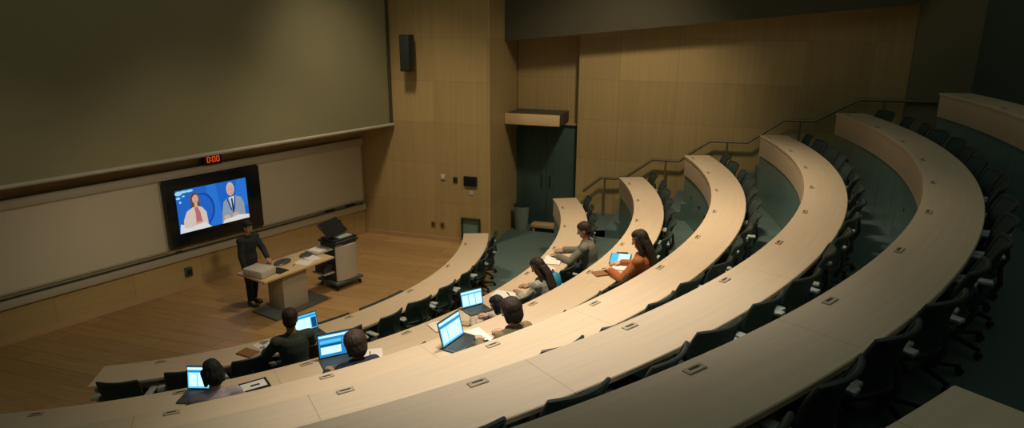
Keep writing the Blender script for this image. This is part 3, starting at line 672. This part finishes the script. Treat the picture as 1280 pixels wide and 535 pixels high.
laptop('leftmost open laptop, tall bright page, before the leftmost student', on(1, -65.0, .25), R(-65.0)+PI/2-.45, .32, .24, 100, 0)
laptop('wide open laptop with blue banded page before the ash brown bob', on(1, -53.85, .26), R(-53.85)+PI/2-.15, .42, .27, 102, 1)
laptop('small open laptop before the student in the pale knit', on(1, -38.5, .24), R(-38.5)+PI/2-.3, .32, .22, 105, 3)
laptop('large open laptop on the third desk row, keyboard turned to the right', (-.45, 6.02, DZ[2]+.0005), R(61), .37, .26, 104, 0)

tb = empty('tablet', on(2, -27.8, .25), R(-27.8)+PI/2+.25, 'glowing tablet propped low before the rust orange sweater', 'tablet')
tb_b = MB().box((0, 0, .012), (.40, .27, .010), None, .004).build('tablet_shell', M['black'], tb); MB().box((0, .07, .004), (.22, .04, .008)).build('stand', M['dark'], tb)
p = MB(); p.keep = True
p.poly([(-.19, -.125, .0176), (.19, -.125, .0176), (.19, .125, .0176), (-.19, .125, .0176)], M['scr_cyan']); p.poly([(-.18, -.115, .0179), (.18, -.115, .0179), (.18, .03, .0179), (-.18, .03, .0179)], M['scr_white']); p.build('screen', None, tb_b, auto=False)

def sheet(loc, rz, label, w=.21, h=.297, m=None, t=.002, cat='paper', group=None, name='paper_sheet'):
    o = MB().box((0, 0, t/2), (w, h, t)).build(name, m or M['paper']); o.location = loc; o.rotation_euler = (0, 0, rz); return tag(o, label, cat, group)
def pen(loc, rz, label, m=None):
    e = empty('pen', loc, rz, label, 'pen'); MB().tube([(-.065, 0, .006), (.055, 0, .006)], .005, 8).build('pen_barrel', m or M['black'], e); MB().tube([(.055, 0, .006), (.072, 0, .006)], [.005, .001], 8).build('pen_tip', M['alu'], e); return e
def notebook(loc, rz, label, w=.17, h=.24, cover=None, t=.018, cat='notebook'):
    e = empty('notebook', loc, rz, label, cat)
    MB().box((0, 0, t/2), (w-.006, h-.006, t-.006)).build('pages', M['paper'], e)
    b = MB(); b.box((0, 0, .0015), (w, h, .003)); b.box((0, 0, t-.0015), (w, h, .003)); b.box((-w/2, 0, t/2), (.003, h, t)); b.build('cover', cover or M['brown_leather'], e); return e
def open_book(loc, rz, label, w=.34, h=.24):
    e = empty('open_book', loc, rz, label, 'book')
    MB().box((0, 0, .002), (w+.015, h+.012, .004)).build('cover', M['brown_leather'], e)
    for s in (-1, 1):
        b = MB(); n = 8; A = []
        for k in range(n+1):
            t = k/n; x = s*t*w/2; z = .006+.016*math.sin(t*PI)**.7*(1-.4*t)
            A.append([b.bm.verts.new((x, -h/2, .004)), b.bm.verts.new((x, h/2, .004)), b.bm.verts.new((x, h/2, z)), b.bm.verts.new((x, -h/2, z))])
        for u, v in zip(A, A[1:]):
            for j in range(4): b.bm.faces.new((u[j], u[(j+1) % 4], v[(j+1) % 4], v[j]))
        b.bm.faces.new(A[0]); b.bm.faces.new(A[-1]); b.build('page_block', M['paper'], e)
    return e
def phone(loc, rz, label):
    e = empty('phone', loc, rz, label, 'phone'); MB().box((0, 0, .0045), (.075, .15, .009), None, .003).build('phone_body', M['black'], e); MB().box((0, 0, .0092), (.068, .138, .001)).build('display', M['tv_frame'], e); return e
ra = lambda a: R(a)+PI/2
# front row
sheet(on(0, -56.6, .20), ra(-56.6)+.3, 'white sheet with dark pictures left of the olive jacket', .23, .30, M['paper'])
for k, (dx, dy) in enumerate(((-.05, .06), (.05, .03), (-.03, -.06), (.06, -.07))):
    q = on(0, -56.6, .20, .003) + Vector((dx, dy, 0)); sheet(q, ra(-56.6)+.3, ['small dark photo print, far left on the white sheet', 'small dark photo print, right on the white sheet', 'small dark photo print, near left on the white sheet', 'small dark photo print, nearest the olive jacket'][k], .07, .05, M['riser'], .002, 'photo print', 'dark photo prints on the front desk', 'photo_print')
notebook(on(0, -59.2, .30), ra(-59.2)+.6, 'brown notebook on the front desk by the empty chair', .17, .24)
# second row
cb = empty('clipboard', on(1, -60.9, .26), ra(-60.9)+PI/2+.1, 'dark framed clipboard with white page by the leftmost student', 'clipboard')
MB().box((0, 0, .004), (.21, .27, .008), None, .003).build('board', M['black'], cb); MB().box((0, .01, .009), (.14, .235, .002)).build('page', M['paper'], cb); MB().box((-.01, .0, .011), (.03, .09, .003)).build('ink_mark', M['dark'], cb)
sheet(on(1, -51.3, .30), ra(-51.3)-.45, 'white paper sheet with a pen, right of the ash brown bob', .25, .30); pen(on(1, -51.3, .28, .0025), ra(-51.3)+1.1, 'dark pen lying on the white sheet right of the bob')
open_book(on(1, -43.0, .24), ra(-43.0)-.25, 'open book with white pages left of the small laptop')
notebook(on(1, -41.6, .38), ra(-41.6)+.5, 'small tan notebook between open book and pale knit', .11, .16, M['tan'])
sheet(on(1, -33.6, .20), ra(-33.6)+.2, 'white loose paper under the writing hand of the flecked knit', .23, .30); pen(on(1, -33.3, .24, .003), ra(-33.3)+.9, 'dark pen at the hand of the writing student')
notebook(on(1, -35.3, .34), ra(-35.3)-.4, 'small brown notebook beside the writing student', .12, .17)
open_book(on(1, -21.4, .22), ra(-21.4)+.15, 'open book under the forearms of the grey olive shirt', .38, .26)
sheet(on(1, -24.2, .20), ra(-24.2)-.5, 'white sheet left of the open book, second desk row', .22, .30); 
sheet(on(1, -17.6, .20), ra(-17.6)+.35, 'dark printed card by the grey olive shirt', .16, .20, M['scr_dark'], .003, 'card', None, 'printed_card') if False else sheet(on(1, -17.8, .22), ra(-17.8)+.35, 'small grey printed card right of the open book', .15, .2, M['grey_paper'], .003, 'card', None, 'printed_card')
# third row
fo = empty('folder', on(2, -47.3, .22), ra(-47.3)-.2, 'white paper folder before the olive brown top', 'folder'); MB().box((0, 0, .003), (.23, .32, .006), None, .002).build('folder_sleeve', M['paper'], fo); MB().box((.0, -.15, .007), (.10, .03, .006)).build('clip', M['black'], fo)
notebook(on(2, -48.1, .16), ra(-48.1)+.3, 'dark grey notebook between the large laptop and white folder', .15, .21, M['dark'])
open_book(on(2, -29.2, .35), ra(-29.2)+.1, 'open book with white pages under the tablet, by the rust sweater', .36, .20)
notebook(on(2, -32.0, .24), ra(-32)+.9, 'brown edged notebook left of the glowing tablet', .15, .2)
phone(on(2, -26.2, .20), ra(-26.2)+.4, 'black phone right of the glowing tablet')
# blue bag on a seat of the second row
bg = empty('backpack', arc(DR[1]+.52, -27.2, FZ[1]+.50), ra(-27.2), 'bright blue backpack on a seat beside the writing student', 'bag')
b = MB(); b.loft([((0, 0, z), (1, 0, 0), (0, 1, 0), rx, ry) for z, rx, ry in ((.0, .13, .08), (.04, .16, .10), (.2, .165, .10), (.30, .13, .08), (.34, .06, .04))], 18); b.build('bag_body', M['blue_bag'], bg)
b = MB(); b.loft([((0, -.10, z), (1, 0, 0), (0, 1, 0), rx, .03) for z, rx in ((.04, .10), (.10, .12), (.17, .11))], 14); b.build('front_pocket', M['blue_bag'], bg)
MB().tube([(-.05, .02, .33), (0, .02, .39), (.05, .02, .33)], .010, 8).build('handle', M['black'], bg)

# ------------------------------------------------------------------ stage furniture
UA = math.atan2(.835, .55)
tbl = empty('presentation_table', (-3.82, 10.92, .003), UA, 'maple topped presentation table on the stage before the lecturer', 'table')
MB().box((0, 0, .745), (1.46, .72, .035), None, .006).build('tabletop', M['table_top'], tbl)
MB().box((-.02, -.0, .37), (.50, .40, .71), None, .004).build('pedestal', M['pedestal'], tbl)
MB().box((.02, -.0, .02), (1.12, .62, .035), None, .006).build('floor_plate', M['plinth'], tbl)
TU, TV = Vector((.55, .835, 0)).normalized(), Vector((.835, -.55, 0)).normalized()
def ont(u, v, z=.7665): return Vector((-3.82, 10.92, z)) + TU*u + TV*v
bx = empty('document_bag', ont(-.56, .02), UA+.15, 'pale grey document bag on the near end of the stage table', 'bag')
b = MB(); b.box((0, 0, .065), (.33, .42, .13), None, .03); b.build('bag_body', M['cart_white'], bx); MB().box((.165, 0, .06), (.03, .3, .10), None, .01).build('side_flap', M['black'], bx)
tl = empty('tablet', ont(-.28, .14), UA+.1, 'black tablet lying beside the pale document bag', 'tablet'); MB().box((0, 0, .008), (.20, .26, .015), None, .004).build('tablet_shell', M['black'], tl); MB().box((0, 0, .0162), (.17, .22, .001)).build('display', M['tv_frame'], tl)
for u, v, lb, w_ in ((.02, -.14, 'dark round-cornered laptop sleeve at the middle of the stage table', .36), (.50, -.10, 'dark round-cornered folder at the lectern end of the stage table', .30)):
    e = empty('laptop_sleeve', ont(u, v), UA+.3, lb, 'sleeve'); b = MB(); b.loft([((0, 0, z), (1, 0, 0), (0, 1, 0), rx, rx*.66) for z, rx in ((0, w_*.48), (.012, w_*.52), (.022, w_*.48))], 18); b.build('sleeve_body', M['laptop'], e); MB().tube([(-w_*.4, .0, .022), (w_*.4, .0, .022)], .004, 6).build('zipper', M['black'], e)
sheet(ont(.22, .16), UA+.3, 'white paper sheet at the front edge of the stage table', .21, .28); sheet(ont(.46, .10), UA-.1, 'white paper sheet by the lectern end of the stage table', .21, .29)
pen(ont(.05, .12), UA+.6, 'thin dark pen on the stage table')

LA = math.atan2(.8, .6)
lc = empty('lectern_cart', (-3.20, 11.97, .003), LA, 'rolling lectern cart with pale curved front panel and tilted monitor', 'lectern')
b = MB(); b.box((0, 0, .13), (.62, .56, .05), None, .012); b.box((0, 0, .085), (.5, .45, .05)); bs = b.build('cart_base', M['cart_grey'], lc)
for x in (-.26, .26):
    for y in (-.23, .23):
        MB().tube([(x-.014, y, .034), (x+.014, y, .034)], .033, 12).build('caster', M['black'], bs)
b = MB(); n = 14
A = [b.bm.verts.new((x, y, z)) for z in (.17, .82) for (x, y) in [(.25*math.sin(-1+2*k/n)/math.sin(1), -.215-.07*(math.cos(-1+2*k/n)-math.cos(1))/(1-math.cos(1))) for k in range(n+1)] + [(.25, -.19), (-.25, -.19)]]
q = n+3
for k in range(q): b.bm.faces.new((A[k], A[(k+1) % q], A[q+(k+1) % q], A[q+k]))
b.bm.faces.new(A[:q][::-1]); b.bm.faces.new(A[q:]); b.build('front_panel', M['cart_white'], lc)
b = MB(); b.box((.24, .0, .5), (.025, .40, .68)); b.box((-.24, .0, .5), (.025, .40, .68)); b.box((0, .02, .32), (.48, .36, .02)); b.box((0, .02, .55), (.48, .36, .02)); b.build('shelf_frame', M['dark'], lc)
b = MB(); b.box((0, .0, .875), (.54, .50, .05), None, .02); b.box((0, -.02, .925), (.50, .42, .04), None, .015); b.build('top_deck', M['black'], lc)
b = MB(); b.box((0, -.215, .905), (.46, .02, .018)); b.box((0.02, -.10, .957), (.30, .22, .022), None, .006); b.build('control_panel', M['chair_grey'], lc)
b = MB(); b.box((-.44, .0, .78), (.36, .34, .025), None, .006); b.tube([(-.25, .0, .70), (-.50, .0, .77)], .014, 8); b.build('side_shelf', M['alu'], lc)
b = MB(); b.box((-.36, .0, .34), (.26, .34, .02)); b.build('lower_shelf', M['alu'], lc); MB().box((-.36, .0, .42), (.2, .26, .12), None, .01).build('equipment_case', M['dark'], lc)
mo = MB().box((0, 0, 0), (.56, .035, .34), None, .012).build('monitor', M['black'], lc); mo.location = (-.10, .02, 1.12); mo.rotation_euler = (R(-48), 0, .25)
MB().box((0, -.019, .0), (.52, .003, .30)).build('display', M['tv_frame'], mo)
MB().tube([(-.02, .10, .94), (-.05, .12, 1.03), (-.09, .05, 1.10)], .018, 8).build('monitor_arm', M['chair_metal'], lc)
b = MB(); b.tube([(.20, .16, .94), (.20, .16, 1.12), (.16, .10, 1.17)], .008, 8); b.ball((.15, .09, 1.175), .016); b.build('microphone', M['black'], lc)
sheet(Vector((-3.20, 11.97, .796)) + RF @ Vector((-.46, .02, 0)), LA+.2, 'white paper on the side shelf of the lectern cart', .2, .27)

# ------------------------------------------------------------------ light
def spot(name, loc, target, energy, col, angle, blend=1., rad=.3):
    l = bpy.data.lights.new(name, 'SPOT'); l.energy = energy; l.color = col; l.spot_size = R(angle); l.spot_blend = blend; l.shadow_soft_size = rad
    o = bpy.data.objects.new(name, l); COL.objects.link(o); o.location = loc; o.rotation_euler = (Vector(target)-Vector(loc)).to_track_quat('-Z', 'Y').to_euler(); return o
def area(name, loc, target, energy, col, sx, sy):
    l = bpy.data.lights.new(name, 'AREA'); l.shape = 'RECTANGLE'; l.size = sx; l.size_y = sy; l.energy = energy; l.color = col
    o = bpy.data.objects.new(name, l); COL.objects.link(o); o.location = loc; o.rotation_euler = (Vector(target)-Vector(loc)).to_track_quat('-Z', 'Y').to_euler(); return o
WARM = (1., .79, .56); NEUT = (1., .92, .84); COOL = (.90, 1., .82)
spot('ceiling_spot_rows', (.2, 8.0, 7.8), (.5, 7.7, 1.5), 1450, WARM, 88, 1., .35)
spot('ceiling_spot_centre', (-.2, 5.4, 7.8), (.1, 4.9, 1.8), 1050, NEUT, 58, 1., .3)
spot('ceiling_spot_far', (2.0, 10.2, 7.8), (2.4, 10.0, 1.8), 900, WARM, 70, 1., .35)
spot('ceiling_spot_stage', (-2.6, 11.8, 7.8), (-2.1, 12.9, .6), 800, WARM, 74, 1., .35)
spot('ceiling_spot_wall', (2.0, 11.0, 7.0), (2.0, 14.9, 1.3), 480, WARM, 80, 1., .3)
spot('board_fill_spot', (.4, 6.0, 5.9), (-5.7, 12.0, .8), 460, WARM, 42, .9, .3)  # added unseen spot, hung low to brighten the boards and rail
spot('board_fill_spot', (-2.2, 3.0, 5.9), (-7.6, 9.3, .8), 260, WARM, 42, .9, .3)  # second added spot, brightens the left whiteboard
area('added_fill_light', (0, 6, 7.9), (0, 6.01, 0), 90, COOL, 14, 12)  # added overhead fill, no real fixture, lifts the darkest tones

W_ = bpy.data.worlds.new('World'); S.world = W_; W_.use_nodes = True; W_.node_tree.nodes['Background'].inputs[0].default_value = (.02, .03, .025, 1); W_.node_tree.nodes['Background'].inputs[1].default_value = .1

# ------------------------------------------------------------------ camera
cd = bpy.data.cameras.new('Camera'); cam = bpy.data.objects.new('Camera', cd); COL.objects.link(cam)
cd.sensor_width = 36; cd.lens = 855.03/1280*36; cd.clip_start = .05
cam.matrix_world = Matrix.Translation((0, 0, 4.84)) @ Matrix.Rotation(PI/2-.281715, 4, 'X') @ Matrix.Rotation(.0052, 4, 'Z')
S.camera = cam
S.view_settings.view_transform = 'Standard'; S.view_settings.look = 'None'; S.view_settings.exposure = 0; S.view_settings.gamma = 1; S.view_settings.use_curve_mapping = False
